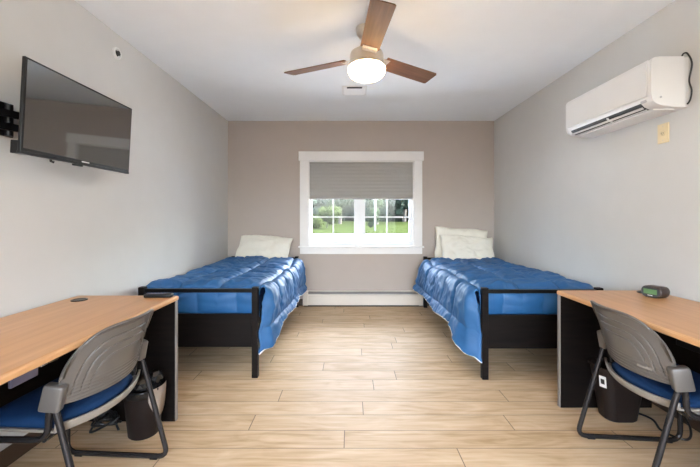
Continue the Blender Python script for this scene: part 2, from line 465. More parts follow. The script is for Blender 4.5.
def make_comforter(loc, label, sg, hem, qhem, seed):
    NU, NV = 150, 150
    Y0, Y1 = .066, 1.86
    bm = bmesh.new()
    def section(y):
        h = hem(y); qh = qhem(y)
        zt = .638 + .008*math.sin(y*3+seed)
        P = [(-.435, .47), (-.435, .57), (-.425, zt-.01), (-.36, zt), (-.1, zt+.008), (.15, zt+.008), (.37, zt), (.475, zt-.012), (.505, .56), (.50+.4*(qh-.5), .44), (qh, h)]
        P = chaikin(P, 3)
        L = [0]
        for i in range(1, len(P)): L.append(L[-1] + math.hypot(P[i][0]-P[i-1][0], P[i][1]-P[i-1][1]))
        return P, L
    def at(P, L, s):
        s = max(0, min(L[-1], s)); i = 1
        while i < len(L)-1 and L[i] < s: i += 1
        k = (s-L[i-1])/max(1e-6, L[i]-L[i-1])
        a, b = P[i-1], P[i]
        dq, dz = b[0]-a[0], b[1]-a[1]; l = math.hypot(dq, dz) or 1
        return (a[0]+dq*k, a[1]+dz*k), (-dz/l, dq/l)
    cell = .305
    def puff(s, yl):
        a = abs(math.sin(PI*(s-.098)/cell)); b = abs(math.sin(PI*(yl-.03)/.34))
        return (1-math.exp(-a*5))*(1-math.exp(-b*5))*.9
    rows = []
    for i in range(NU):
        u = i/(NU-1); y = Y0 + (Y1-Y0)*u
        P, L = section(y)
        row = []
        for j in range(NV):
            s = L[-1]*j/(NV-1)
            (q, z), (nq, nz) = at(P, L, s)
            sh = noise.noise((s*2.2+seed, y*2.2, 3.1))*.03
            drop = sm(.57, .36, z) if q > .4 else 0
            d = .044*puff(s+sh, y+sh*.7)*(1-.4*drop)
            c1 = noise.noise((s*3.1+seed*3, y*4.3, seed)); c2 = noise.noise((s*5+y*3+seed, y*4-s*5, seed+5))
            d += .008*c1 + .006*(.5-abs(noise.noise((s*7+2*c2+seed, y*6+2*c1, 4.4)))) + .004*noise.noise((s*15+seed, y*16, 1.9)) + .010*max(0, .35-abs(c2))/.35*(.5+c1)
            c3 = noise.noise((s*9-y*5, y*10+s*4, seed+2.7))
            d += .009*(max(0, .3-abs(c3))/.3)
            d += drop*.016*math.sin(y*11+s*5+seed)*(.6+.5*noise.noise((y*3, seed, 0)))
            yy = y + drop*.02*noise.noise((y*5+seed, s*4, 9))
            if q > .4:
                yy -= sm(.64, .50, z)*sm(.25, .0, y-Y0)*.050        # corner hangs forward beside the post
                q -= (.075*sm(.05, .0, y-Y0))*sm(.64, .56, z)          # and its front edge tucks in behind it
            # edge at head rolled over
            d -= .03*sm(1.80, 1.86, y)
            d += .018*sm(1.60, 1.72, y)*sm(1.86, 1.78, y)
            # pull down to footboard
            z2 = z + nz*d
            if q < .44: z2 -= .03*sm(.10, .0, y-Y0)
            row.append(bm.verts.new(((q + nq*d)*sg, yy, z2)))
        rows.append(row)
    for i in range(NU-1):
        for j in range(NV-1):
            bm.faces.new((rows[i][j], rows[i+1][j], rows[i+1][j+1], rows[i][j+1]))
    hem_pts = [rows[i][-1].co.copy() for i in range(0, NU, 2)]
    # foot drop tucked behind the footboard: continues from the first row for the top columns
    top = [v for v in rows[0] if abs(v.co.x) < .46 and v.co.z > .56]
    prev = top
    for k in range(1, 15):
        f = k/14; cur = []
        for v in top:
            x = v.co.x; s = x*sg + .435
            pz = v.co.z + (.435 - v.co.z)*f
            b = .030*(abs(math.sin(PI*(s-.098)/cell))**.5)*math.sin(PI*min(1, f*1.05))
            wv = .006*noise.noise((x*9+seed, f*4, 1))
            cur.append(bm.verts.new((x*.985, Y0 + .012 - b*.9 + wv*.5 - .012*math.sin(PI*min(f*2, 1)), pz)))
        for j in range(len(top)-1):
            bm.faces.new((prev[j], prev[j+1], cur[j+1], cur[j]))
        prev = cur
    me_o = obj('comforter', bm, [M['comforter'], M['white_cloth']], None, smooth=True)
    # make every normal point outwards so that the white lining is inside
    me = me_o.data
    solidify(me_o, .010, offset=0, mo=0)
    hb = bmesh.new(); tube(hb, hem_pts, .0058, 8)
    hm = obj('hem_piping', hb, M['white_cloth'], me_o, smooth=True); hm['label'] = 'white hem edge'
    me_o.location = loc
    tag(me_o, label, 'comforter', 'blue quilted comforters')
    return me_o

def make_pillow(name_label, loc, rot, w, h, th, seed, group='ivory bed pillows'):
    bm = bmesh.new()
    def f(u, v, sgn):
        a, b = u*2-1, v*2-1
        ed = (1-abs(a)**3.2)*(1-abs(b)**3.2)
        pin = 1 - .06*(1-abs(a)**2)*abs(b)**3
        pin2 = 1 - .05*(1-abs(b)**2)*abs(a)**3
        d = th/2*max(0, ed)**.42
        d += .022*noise.noise((a*2.2+seed, b*2.2, sgn*2))*ed**.3 + .010*(1-2*abs(noise.noise((a*4+seed, b*4+a*2, sgn))))*ed**.3
        return Vector((a*w/2*pin2 + .012*noise.noise((b*2, seed, 1)), b*h/2*pin + .022*noise.noise((a*1.8, seed, 5)), sgn*d + .012*noise.noise((a*1.5, b*1.5, seed))))
    for sgn in (1, -1):
        grid(bm, lambda u, v: f(u, v, sgn), 44, 32)
    bmesh.ops.remove_doubles(bm, verts=bm.verts, dist=.0008)
    o = obj('pillow', bm, M['pillow'], None, smooth=True)
    o.location = loc; o.rotation_euler = rot
    tag(o, name_label, 'pillow', group)
    return o

LBED = (-1.1325, 2.64, 0); RBED = (1.4215, 2.612, 0)
make_bed(LBED, 'black twin bed frame along the left wall, beyond the desk with the remote control', 1)
make_bed(RBED, 'black twin bed frame along the right wall, beyond the desk with the alarm clock', -1)
make_mattress(LBED, 'navy mattress under the comforter of the bed by the left wall')
make_mattress(RBED, 'navy mattress under the comforter of the bed by the right wall')
hemL = lambda y: .30 - .085*sm(.30, .06, y) - .02*math.sin(y*9)
qL = lambda y: .545 - .05*sm(.25, .05, y)
hemR = lambda y: .30 - .13*sm(.30, .06, y) - .015*math.sin(y*8+1)
qR = lambda y: .585 - .10*sm(.20, .06, y)
make_comforter(LBED, 'blue quilted comforter on the left bed, pointed corner hanging by the foot post', 1, hemL, qL, 1.3)
make_comforter(RBED, 'blue quilted comforter on the right bed, folded white-edged corner by the foot post', -1, hemR, qR, 6.1)
R = math.radians
make_pillow('ivory pillow propped alone at the head of the left bed', (-1.115, 4.585, .775), (R(46), R(3), R(-2)), .70, .45, .17, 2.2)
make_pillow('ivory pillow at the back, against the wall at the head of the right bed', (1.462, 4.668, .835), (R(75), R(5), R(-1)), .70, .46, .11, 8.4)
make_pillow('ivory pillow leaning in front of another at the head of the right bed', (1.495, 4.505, .775), (R(55), R(3), R(-1)), .69, .42, .13, 5.5)

# ------------------------------------------------------------------ desks
def make_desk(loc, label, sg, grommet_y, length):
    """local: far end at y=0, running to -Y; front edge at q=0, back at q=-.6 (q = sg*x, + toward room)"""
    t = thing('desk', label, 'desk', loc, 0, 'honey maple desks with black end panels')
    D = .60; zt = .7325; th = .028
    def bx(q0, q1, *a, **k):
        xs = sorted((q0*sg, q1*sg)); return B(xs[0], xs[1], *a, **k)
    obj('desktop', bx(-D, -.012, -length, 0, zt-th, zt, bev=.003), M['desk_wood'], t)
    bm = bmesh.new(); r = .012
    prof = [(-.012, zt-th), (-.004, zt-th+.002), (0, zt-th+.008), (0, zt-.008), (-.004, zt-.002), (-.012, zt)]
    prism(bm, [(q*sg, z) for q, z in prof], -length, 0)
    obj('edge_band', bm, M['desk_edge'], t)
    for y in (-.032, -length+.002):
        pn = obj('end_panel', bx(-D+.02, -.007, y, y+.03, .0, zt-th), M['black_wood'], t)
        e = obj('panel_edge', bx(-.007, -.002, y+.001, y+.029, .0, zt-th, bev=.0015), M['silver_edge'], pn)
    obj('modesty_panel', bx(-D+.06, -D+.08, -length+.032, -.032, .26, zt-th), M['black_wood'], t)
    # grommet in the back far corner
    bm = bmesh.new(); lathe(bm, [(.040, 0), (.040, .004), (.036, .006), (.030, .006), (.028, .004)], 28, (sg*(-D+.10), grommet_y, zt-.001))
    g = obj('cable_grommet', bm, M['bezel'], t)
    return t
dl = make_desk((-1.021, 2.115, 0), 'maple desk with black end panels along the left wall', 1, -.12, 1.50)
dr = make_desk((1.319, 2.265, 0), 'maple desk with black end panels along the right wall', -1, -.075, 1.50)
# shallow hanging drawer under the left desk
dw = obj('pencil_drawer', B(-.33, -.07, -1.30, -.70, .672, .70, .004), M['black_metal'], dl)
obj('drawer_front', B(-.069, -.058, -.985, -.885, .652, .700, .003), M['slate'], dw)
for (a, b) in ((-.878, -.848), (-.843, -.80)):
    obj('drawer_slide', B(-.068, -.055, a, b, .676, .690, .002), M['chrome'], dw)
dw2 = obj('pencil_drawer', B(.07, .33, -1.30, -.75, .655, .70, .004), M['black_metal'], dr)

# ------------------------------------------------------------------ chairs (local: +Y forward, origin between the rear feet on the floor)
def wfun(u, z): return .07 - .30*(z-.52) + 1.55*u*u
def make_chair():
    t = thing('office_chair', '', 'chair')
    HU = .232
    def ztop(s): return .60 + .178*max(0, 1-abs(s)**5)**.5
    def zbot(s): return .495 + .012*s*s
    bm = bmesh.new()
    def f(a, b):
        s = math.copysign(1-(1-abs(a*2-1))**1.25, a*2-1) * .9995
        z0, z1 = zbot(s), ztop(s)
        z = z0 + (z1-z0)*b
        u = s*HU
        w = wfun(u, z)
        zn = (z-.47)/.31
        L = (abs(s)**4 + abs(zn)**4)**.25
        g = 0
        for c in (.60, .71, .82):
            g += math.exp(-((L-c)/.009)**2)*.005
        g *= sm(.505, .56, z)
        g -= .004*sm(.60, .62, L)*.0
        # rolled rim at the top edge
        rim = sm(.93, 1.0, b)*sm(.55, .60, z)
        w += rim*(-.012)
        # lower ribs
        g2 = .0012*math.sin(z*420)*sm(.60, .54, z)
        return Vector((u, w + g + g2, z))
    grid(bm, f, 150, 110)
    back = obj('backrest', bm, M['gray_plastic'], t, smooth=True)
    solidify(back, .010, 0)
    # molded mark on the rear of the backrest
    bm = bmesh.new(); box(bm, -.03, .03, -.002, .002, -.006, .006, .0015)
    mk = obj('molded_emblem', bm, M['lip_plastic'], back); mk.location = (.13, wfun(.13, .545)-.0055, .545); mk.rotation_euler = (R(-14), 0, math.atan(3.1*.13))
    # seat shell
    bm = bmesh.new()
    def g(a, b):
        s = a*2-1; e = abs(s)
        rear = Vector((s*.236, .078+.065*s*s, .402+.012*e**3))
        if b < .12:
            k = b/.12
            return rear + Vector((0, .006*k*k, .030*(1-k)))
        k = (b-.12)/.88
        sx = s*(.230 - .02*sm(.8, 1, k))
        y = (.084+.065*s*s)*(1-k) + (.500 - .035*e**4)*k
        z = .402 + .012*e**3 - .03*sm(.88, 1, k)
        return Vector((sx, y, z))
    grid(bm, g, 50, 50)
    sh = obj('seat_shell', bm, M['lip_plastic'], t, smooth=True); solidify(sh, .009, 0)
    # cushion
    bm = bmesh.new()
    def c(a, b, top):
        s, q = a*2-1, b*2-1
        ed = max(0, (1-abs(s)**6)*(1-abs(q)**6))
        y = .298 + q*.195
        y += .055*s*s*max(0, -q)**2
        z = .412 + (.046*ed**.4 if top else 0) - .025*sm(.75, 1, q)
        return Vector((s*.215, y, z))
    grid(bm, lambda a, b: c(a, b, 1), 40, 40); grid(bm, lambda a, b: c(a, b, 0), 40, 40)
    bmesh.ops.remove_doubles(bm, verts=bm.verts, dist=.0005)
    obj('seat_cushion', bm, M['chair_fabric'], t, smooth=True)
    for s in (-1, 1):
        bm = bmesh.new()
        u = s*.243
        pts = [(u*.985, .143, .56), (u*.99, .134, .50), (u, .0, .0125), (u, .525, .0125), (u, .520, .384), (u*.95, .175, .384), (u*.98, .160, .54)]
        tube(bm, fillet(pts, .055), .0118, 12)
        fr = obj('sled_frame', bm, M['chair_tube'], t, smooth=True, auto=50)
        for y in (.07, .46):
            gb = obj('floor_glide', B(u-.012, u+.012, y-.02, y+.02, 0, .012, .003), M['black_metal'], fr)
        bm = bmesh.new()
        box(bm, -.021, .021, -.034, .034, -.048, .048, .009, 3)
        br = obj('back_bracket', bm, M['gray_plastic'], t, smooth=True, auto=40)
        br.location = (s*.238, .146, .545); br.rotation_euler = (R(12), 0, s*R(-14))
    for y in (.19, .47):
        bm = bmesh.new(); tube(bm, [(-.232, y, .384), (.232, y, .384)], .010, 10)
        obj('crossbar', bm, M['chair_tube'], t, smooth=True, auto=50)
    return t

def dup(root, loc, rz):
    r = root.copy(); COL.objects.link(r); r.location = loc; r.rotation_euler = (0, 0, rz)
    for ch in list(root.children):
        c = ch.copy(); COL.objects.link(c); c.parent = r
        for g in ch.children:
            d = g.copy(); COL.objects.link(d); d.parent = c
    return r
def place(t, rearfar, dirv, side):
    """rear far foot world position, forward direction; side=+1 if the far frame is at local +u"""
    fx, fy = dirv; l = math.hypot(fx, fy); fx /= l; fy /= l
    rz = math.atan2(fy, fx) - PI/2
    ux, uy = math.cos(rz), math.sin(rz)
    t.location = (rearfar[0]-ux*.243*side, rearfar[1]-uy*.243*side, 0); t.rotation_euler = (0, 0, rz)
ch = make_chair()
place(ch, (-.902, 1.76), (-.51, .03), 1)
ch['label'] = 'gray and blue sled-base chair turned to the left desk'
ch2 = dup(ch, (0, 0, 0), 0)
place(ch2, (1.234, 1.93), (.521, -.042), -1)
ch2['label'] = 'gray and blue sled-base chair turned to the right desk'
for c_ in (ch, ch2): c_['group'] = 'sled-base desk chairs'

# ------------------------------------------------------------------ waste baskets
t = thing('waste_basket', 'round dark waste basket with black liner under the left desk', 'waste basket', (-1.145, 1.975, 0))
bm = bmesh.new()
lathe(bm, [(.072, .0), (.078, .006), (.100, .24), (.104, .262), (.098, .262), (.095, .24), (.074, .012), (.02, .010)], 40)
obj('bin_body', bm, M['bin_dark'], t, smooth=True, auto=40)
bm = bmesh.new()
def wob(a, z): return .035*math.sin(a*5+z*30)+.03*math.sin(a*11+2)
lathe(bm, [(.085, .20), (.097, .262), (.107, .272), (.108, .262), (.106, .232), (.1045, .228)], 60, wob=lambda a, z: .03*math.sin(a*9+z*20)*sm(.25, .272, z))
obj('bin_liner', bm, M['bag'], t, smooth=True)
bm = bmesh.new()
for k in range(9):
    a = k*.7; c0 = Vector((.05*math.cos(a*2.3), .05*math.sin(a*2.3), .20+.012*k))
    tt = bmesh.new(); bmesh.ops.create_icosphere(tt, subdivisions=2, radius=.045)
    for v in tt.verts: v.co *= 1 + .35*noise.noise(v.co*30+Vector((k, k, 0)))
    bmesh.ops.translate(tt, vec=c0, verts=tt.verts); merge(bm, tt)
obj('rubbish', bm, M['bag'], t)['kind'] = 'stuff'
bm = bmesh.new()
def rimpt(a): return (.1065*math.cos(a), .1065*math.sin(a))
pr = []
for k in range(13):
    a = -1.0 + 1.5*k/12; x, y = rimpt(a); pr.append((x, y))
for k in range(12):
    for q in (0,):
        a, b = pr[k], pr[k+1]
        z0 = .272; z1a = .272-.16*math.sin(PI*k/12)**.7; z1b = .272-.16*math.sin(PI*(k+1)/12)**.7
        s = lambda p, z: (p[0]*(.90+.10*z/.262)*1.01, p[1]*(.90+.10*z/.262)*1.01, z)
        if z1a < z0-1e-4 and z1b < z0-1e-4:
            bm.faces.new([bm.verts.new(v) for v in (s(a, z0), s(b, z0), s(b, z1b), s(a, z1a))])
bmesh.ops.remove_doubles(bm, verts=bm.verts, dist=.0004)
wr = obj('pale_rim', bm, M['bin_lip'], t, smooth=True); solidify(wr, .002, 1); wr['label'] = 'pale rim'  # paler patch hanging from one side of the rim

t = thing('waste_basket', 'dark brown waste basket with a white square sticker under the right desk', 'waste basket', (1.605, 2.13, 0))
bm = bmesh.new()
def rr(w, d, z, r=.05, n=6):
    out = []
    for cx, cy, a0 in ((w-r, d-r, 0), (-w+r, d-r, PI/2), (-w+r, -d+r, PI), (w-r, -d+r, 3*PI/2)):
        for k in range(n+1):
            a = a0 + PI/2*k/n; out.append((cx+r*math.cos(a), cy+r*math.sin(a), z))
    return out
lv = [rr(.085, .060, 0), rr(.092, .066, .008), rr(.132, .086, .30), rr(.140, .093, .302), rr(.140, .093, .315), rr(.126, .082, .315), rr(.088, .062, .014)]
rg = [[bm.verts.new(p) for p in l] for l in lv]
for i in range(len(rg)-1):
    n = len(rg[i])
    for k in range(n): bm.faces.new((rg[i][k], rg[i][(k+1) % n], rg[i+1][(k+1) % n], rg[i+1][k]))
bm.faces.new(rg[0][::-1]); bm.faces.new(rg[-1])
obj('bin_body', bm, M['bin_dark'], t, smooth=True, auto=35)
st = obj('sticker', B(-.019, .019, -.0012, .0012, -.034, .034, .001), M['white_mark'], t)
st.location = (-.124, -.050, .235); st.rotation_euler = (R(7), 0, R(-62)); st['label'] = 'white square sticker with black centre'
obj('sticker_mark', B(-.010, .010, -.0018, -.0008, -.014, .016, .0005), M['cable'], st)

# ------------------------------------------------------------------ loose cords on the floor
def cord(name, pts, r, label, cat='cord'):
    P = [Vector(p) for p in pts]; Q = []
    for i in range(len(P)-1):
        p0, p1, p2, p3 = P[max(i-1, 0)], P[i], P[i+1], P[min(i+2, len(P)-1)]
        for k in range(8):
            s = k/8
            Q.append(.5*((2*p1) + (p2-p0)*s + (2*p0-5*p1+4*p2-p3)*s*s + (3*p1-p0-3*p2+p3)*s**3))
    Q.append(P[-1])
    bm = bmesh.new(); tube(bm, Q, r, 8)
    o = obj(name, bm, M['cable'], None, smooth=True); tag(o, label, cat); return o
pts = []
for k in range(16):
    a = k*1.9; pts.append((-1.36+.07*math.cos(a)+.03*math.sin(k*3.1), 1.98+.05*math.sin(a), .012+.085*abs(math.sin(k*1.3))))
cord('power_cord', pts, .006, 'tangled black cord on the floor beside the left waste basket')
cord('power_cord', [(1.70, 2.22, .008), (1.78, 2.10, .008), (1.74, 1.98, .008), (1.80, 1.90, .008), (1.88, 1.96, .03), (1.91, 2.05, .10), (1.93, 2.1, .24)], .006, 'black cord looping on the floor behind the right waste basket')

# ------------------------------------------------------------------ remote and alarm clock
zt = .7325
t = thing('remote_control', 'black remote control lying at the far corner of the left desk', 'remote control', (-1.115, 2.07, zt), R(4))
obj('remote_body', B(-.078, .078, -.021, .021, 0, .022, .007, seg=3), M['bezel'], t, smooth=True, auto=40)
bm = bmesh.new()
for i in range(7):
    for j in range(3): box(bm, -.070+i*.018, -.060+i*.018, -.013+j*.011, -.006+j*.011, .0215, .0235, .001)
obj('button_pad', bm, M['slate'], t)
t = thing('alarm_clock', 'small dark alarm clock with green display on the right desk', 'clock', (1.785, 2.075, zt), R(-8))
def stadium(w, h, n=10):
    r = h/2; o = []
    for k in range(n+1):
        a = -PI/2 + PI*k/n; o.append((w/2-r+r*math.cos(a), r+r*math.sin(a)))
    for k in range(n+1):
        a = PI/2 + PI*k/n; o.append((-w/2+r+r*math.cos(a), r+r*math.sin(a)))
    return o
t.rotation_euler = (0, 0, R(-70)); t.scale = (1.0, 1.0, 1.22)
bm = bmesh.new(); rings = []
for (sc_, dy) in ((.80, -.044), (1.0, -.036), (1.0, .030), (.86, .050), (.5, .056)):
    rings.append([bm.verts.new((x*sc_, dy, .0265+(z-.0265)*sc_)) for x, z in stadium(.108, .053)])
for i in range(len(rings)-1):
    n = len(rings[i])
    for k in range(n): bm.faces.new((rings[i][k], rings[i][(k+1) % n], rings[i+1][(k+1) % n], rings[i+1][k]))
bm.faces.new(rings[0]); bm.faces.new(rings[-1])
obj('clock_body', bm, M['clock_body'], t, smooth=True, auto=40)
bm = bmesh.new(); prism(bm, [(x*.88, .0265+(z-.0265)*.84) for x, z in stadium(.108, .053)], -.0475, -.043)
obj('clock_face', bm, M['clock_face'], t)
obj('display', B(-.034, .034, -.049, -.046, .017, .040, .001), M['lcd'], t)['label'] = 'green display'
bm = bmesh.new()
for k in range(5): box(bm, -.012+k*.005, -.0085+k*.005, -.0485, -.047, .0095, .0125)
obj('face_mark', bm, M['white_mark'], t)

# ------------------------------------------------------------------ television and mount
TX = -1.45
t = thing('television', 'flat black television mounted high on the left wall', 'television', (TX, 1.945, 1.485))
t.rotation_euler = (0, R(3.0), 0)
W2, Hh = .383, .425
bm = bmesh.new()
box(bm, -.016, .0, -W2, W2, 0, Hh, .003)
box(bm, -.050, -.015, -W2*.72, W2*.72, .03, Hh*.62, .008)
obj('tv_case', bm, M['bezel'], t)
obj('screen', B(-.001, .0012, -W2+.010, W2-.010, .022, Hh-.010), M['screen'], t)
obj('corner_bracket', B(-.052, -.016, -W2+.004, -W2+.05, -.004, .055, .003), M['bezel'], t)
obj('chin_bar', B(-.02, .0022, -W2, W2, -.004, .010, .003), M['bezel'], t)
bm = bmesh.new()
for k in range(7): box(bm, .001, .0028, -.028+k*.008, -.0225+k*.008, .0115, .0175)
obj('maker_mark', bm, M['white_mark'], t)
bm = bmesh.new(); box(bm, -.016, .004, -.075, -.02, -.014, .001, .003)
obj('sensor_tab', bm, M['bezel'], t)
bm = bmesh.new(); tube(bm, [(-.02, -.20, .0), (-.02, -.20, -.012), (-.012, -.19, -.016)], .006)
obj('joystick_knob', bm, M['bezel'], t)
# mount
t = thing('tv_mount', 'black articulated arm bracket holding the television on the left wall', 'wall bracket', (XL, 1.70, 1.66))
obj('wall_plate', B(0, .014, -.055, .03, -.075, .085, .003), M['black_metal'], t)
bm = bmesh.new(); tube(bm, [(.03, -.01, -.075), (.03, -.01, .075)], .016, 12)
obj('pivot', bm, M['black_metal'], t, smooth=True, auto=50)
for z in (-.034, .028):
    bm = bmesh.new()
    a, b = Vector((.03, -.06, z)), Vector((.115, .22, z)); d = (b-a); nn = Vector((-d.y, d.x, 0)).normalized()*.007
    vs = []
    for p in (a, b):
        for sg_ in (-1, 1):
            for h in (-.017, .017): vs.append(p + nn*sg_ + Vector((0, 0, h)))
    V = [bm.verts.new(v) for v in vs]
    for f in ((0, 1, 3, 2), (4, 6, 7, 5), (0, 4, 5, 1), (2, 3, 7, 6), (0, 2, 6, 4), (1, 5, 7, 3)): bm.faces.new([V[i] for i in f])
    obj('arm', bm, M['black_metal'], t)
obj('tv_plate', B(.110, .128, .17, .31, -.10, .08, .003), M['black_metal'], t)
obj('cross_rail', B(.128, .140, .0, .48, -.06, .02, .002), M['black_metal'], t)

# ------------------------------------------------------------------ sprinkler
t = thing('fire_sprinkler', 'small round white sprinkler head high on the left wall', 'sprinkler', (XL, 2.51, 2.357))
bm = bmesh.new(); lathe(bm, [(.042, 0), (.042, .006), (.038, .014), (.030, .015), (.024, .003)], 32, axis='x')
obj('escutcheon', bm, M['ac_white'], t, smooth=True, auto=40)
bm = bmesh.new(); lathe(bm, [(.022, .001), (.018, .008), (.010, .012), (.010, .016), (.017, .018), (.017, .020)], 20, axis='x')
obj('nozzle', bm, M['ac_dark'], t, smooth=True, auto=40)

# ------------------------------------------------------------------ air conditioner
AY0, AY1 = 2.04, 2.847
t = thing('air_conditioner', 'white wall-mounted split air conditioner on the right wall', 'air conditioner', (XR, 2.44, 1.83))
def L_(p): return (-p[0], p[1]-1.83)
body = [(0, 2.120), (.17, 2.120), (.195, 2.117), (.211, 2.106), (.217, 2.09), (.217, 1.915), (.214, 1.895), (.205, 1.872), (.188, 1.855), (.165, 1.845), (.10, 1.836), (0, 1.834)]
bm = bmesh.new(); prism(bm, [L_(p) for p in body], AY0-2.44+.006, AY1-2.44-.006)
obj('ac_body', bm, M['ac_white'], t, smooth=True, auto=25)
capp = [(.030, 2.124), (.172, 2.124), (.199, 2.120), (.215, 2.109), (.221, 2.09), (.221, 1.915), (.218, 1.893), (.209, 1.868), (.190, 1.853), (.166, 1.845), (.10, 1.841), (.030, 1.840)]
for a, b in ((AY0, AY0+.022), (AY1-.022, AY1)):
    bm = bmesh.new(); prism(bm, [L_(p) for p in capp], a-2.44, b-2.44)
    e_ = obj('end_cap', bm, M['ac_white'], t, smooth=True, auto=25)
    if a == AY0:
        bm = bmesh.new(); lathe(bm, [(.006, 0), (.006, .003)], 16, (-.165, AY0-2.44-.0025, 1.890-1.83), axis='y')
        obj('screw_cover', bm, M['ac_gray'], e_)
front = [(.212, 2.108), (.219, 2.112), (.2265, 2.10), (.2285, 2.085), (.2285, 1.912), (.226, 1.903), (.215, 1.903)]
bm = bmesh.new(); prism(bm, [L_(p) for p in front], AY0-2.44+.024, AY1-2.44-.024)
obj('front_panel', bm, M['ac_white'], t, smooth=True, auto=25)
# louver opening on the lower facet
dv = Vector((.188-.212, 1.853-1.886)).normalized(); nv = Vector((-dv.y*-1, 0)); 
def facet(s, off):   # s metres down the lower facet from its top, off = outward offset
    P = [Vector((.2165, 1.899)), Vector((.207, 1.872)), Vector((.190, 1.8535)), Vector((.165, 1.8435)), Vector((.10, 1.8345))]
    k = s
    for i in range(len(P)-1):
        l = (P[i+1]-P[i]).length
        if k <= l or i == len(P)-2:
            d = (P[i+1]-P[i]).normalized(); n_ = Vector((-d.y, d.x))
            if n_.y > 0: n_ = -n_
            q = P[i] + d*k + n_*off; return (q.x, q.y)
        k -= l
def band(s0, s1, o0, o1, a, b):
    ss = [s0 + (s1-s0)*k/6 for k in range(7)]
    pr = [facet(s, o1) for s in ss] + [facet(s, o0) for s in reversed(ss)]
    bm = bmesh.new(); prism(bm, [L_(p) for p in pr], a-2.44, b-2.44); return bm
obj('louver_opening', band(.022, .086, -.002, .0012, AY0+.085, AY1-.05), M['ac_dark'], t)
obj('louver', band(.046, .058, .002, .007, AY0+.09, AY1-.055), M['ac_white'], t)
obj('louver', band(.074, .080, .001, .004, AY0+.09, AY1-.055), M['ac_white'], t)
bm = band(.030, .080, .001, .007, AY0+.36, AY0+.372); obj('louver_clip', bm, M['ac_white'], t)
obj('display_sticker', band(.010, .026, -.001, .0012, AY0+.045, AY0+.085), M['ac_gray'], t)
bm = bmesh.new(); box(bm, -.175, -.05, -.36, .30, -.004, .006, .002)
obj('drain_pan', bm, M['ac_white'], t)
cord('power_cord', [(1.938, 2.075, 2.130), (1.925, 2.05, 2.143), (1.925, 2.025, 2.132), (1.938, 2.012, 2.07), (1.932, 2.022, 1.98), (1.938, 2.014, 1.92), (1.938, 2.022, 1.87), (1.934, 2.036, 1.846)], .0045, 'black cord looping down the near end of the air conditioner')
t = thing('wall_outlet', 'cream outlet plate on the right wall under the air conditioner', 'outlet', (XR, 2.206, 1.72))
obj('cover_plate', B(-.007, 0, -.040, .040, -.061, .061, .003), M['cream'], t)
bm = bmesh.new(); lathe(bm, [(.017, -.0065), (.017, -.010), (.015, -.011)], 24, axis='x')
s_ = obj('receptacle', bm, M['cream'], t, smooth=True, auto=40)
bm = bmesh.new(); box(bm, -.0118, -.0105, -.008, -.005, -.004, .006); box(bm, -.0118, -.0105, .005, .008, -.004, .006); box(bm, -.0118, -.0105, -.002, .002, -.011, -.007)
obj('slot', bm, M['ac_dark'], s_)
for z in (.043, -.043): obj('plate_screw', B(-.0085, -.0065, -.003, .003, z-.003, z+.003), M['nickel'], t)

# ------------------------------------------------------------------ ceiling vent
t = thing('ceiling_vent', 'small white square exhaust vent in the ceiling beyond the fan', 'vent', (.045, 3.64, ZC))
bm = bmesh.new(); box(bm, -.125, .125, -.13, .13, -.010, 0, .004)
obj('vent_frame', bm, M['ac_white'], t)
for k in range(7):
    bm = bmesh.new(); y = -.09+k*.03
    prism(bm, [(y-.011, -.009), (y+.011, -.016), (y+.011, -.0145), (y-.011, -.0075)], -.10, .10, axis='x')
    obj('slat', bm, M['ac_white'], t)
obj('dark_slot', B(-.075, .075, -.118, -.092, -.0165, -.009), M['ac_dark'], t)

# ------------------------------------------------------------------ ceiling fan
FX, FY = .115, 2.45
t = thing('ceiling_fan', 'three-blade walnut ceiling fan with a lit white globe', 'ceiling fan', (FX, FY, ZC))
bm = bmesh.new(); lathe(bm, [(.074, 0), (.074, -.012), (.068, -.040), (.05, -.066), (.022, -.074)], 40)
obj('canopy', bm, M['nickel'], t, smooth=True, auto=40)
bm = bmesh.new(); lathe(bm, [(.0125, -.07), (.0125, -.155)], 20)
obj('downrod', bm, M['nickel'], t, smooth=True, auto=40)
bm = bmesh.new(); lathe(bm, [(.022, -.125), (.04, -.140), (.085, -.155), (.110, -.170), (.116, -.190), (.116, -.238), (.118, -.246), (.124, -.252), (.126, -.262), (.120, -.268), (.05, -.268)], 48)
obj('motor_housing', bm, M['nickel'], t, smooth=True, auto=35)
bm = bmesh.new(); pr = [(.122, -.266), (.127, -.273), (.128, -.287)]
for k in range(1, 13):
    a = PI/2*k/12; pr.append((.128*math.cos(a)**.62 if k < 12 else .001, -.287-.065*math.sin(a)))
lathe(bm, pr, 48)
obj('light_globe', bm, M['globe'], t, smooth=True)
# blade (along +X), pitched
def blade_mesh():
    bm = bmesh.new(); r0, r1 = .145, .642
    w0, w1 = .062, .069
    out = [(r0, -w0), (r1-.012, -w1), (r1, -w1+.012), (r1+.004, w1-.008), (r1-.006, w1), (r0, w0)]
    prism(bm, out, -.0035, .0035, axis='z'); return bm
AZ = -85
zb = 2.298-ZC
for k in range(3):
    a = R(AZ+120*k)
    if k == 0:
        bl = obj('blade', blade_mesh(), M['walnut'], t); b0 = bl
        bm = bmesh.new(); box(bm, .10, .175, -.048, .048, -.009, -.0036, .002)
        box(bm, .135, .165, -.050, .050, -.012, -.008, .002)
        for yy in (-.03, 0, .03): lathe(bm, [(.005, 0), (.005, -.004)], 10, (.158, yy, -.0115))
        iron0 = obj('blade_iron', bm, M['nickel'], bl)
    else:
        bl = b0.copy(); COL.objects.link(bl)
        ir = iron0.copy(); COL.objects.link(ir); ir.parent = bl
    bl.parent = t; bl.location = (0, 0, zb)
    # pitch: clockwise-side edge (local -Y) is high
    bl.rotation_euler = (Matrix.Rotation(a, 4, 'Z') @ Matrix.Rotation(R(-13), 4, 'X')).to_euler()

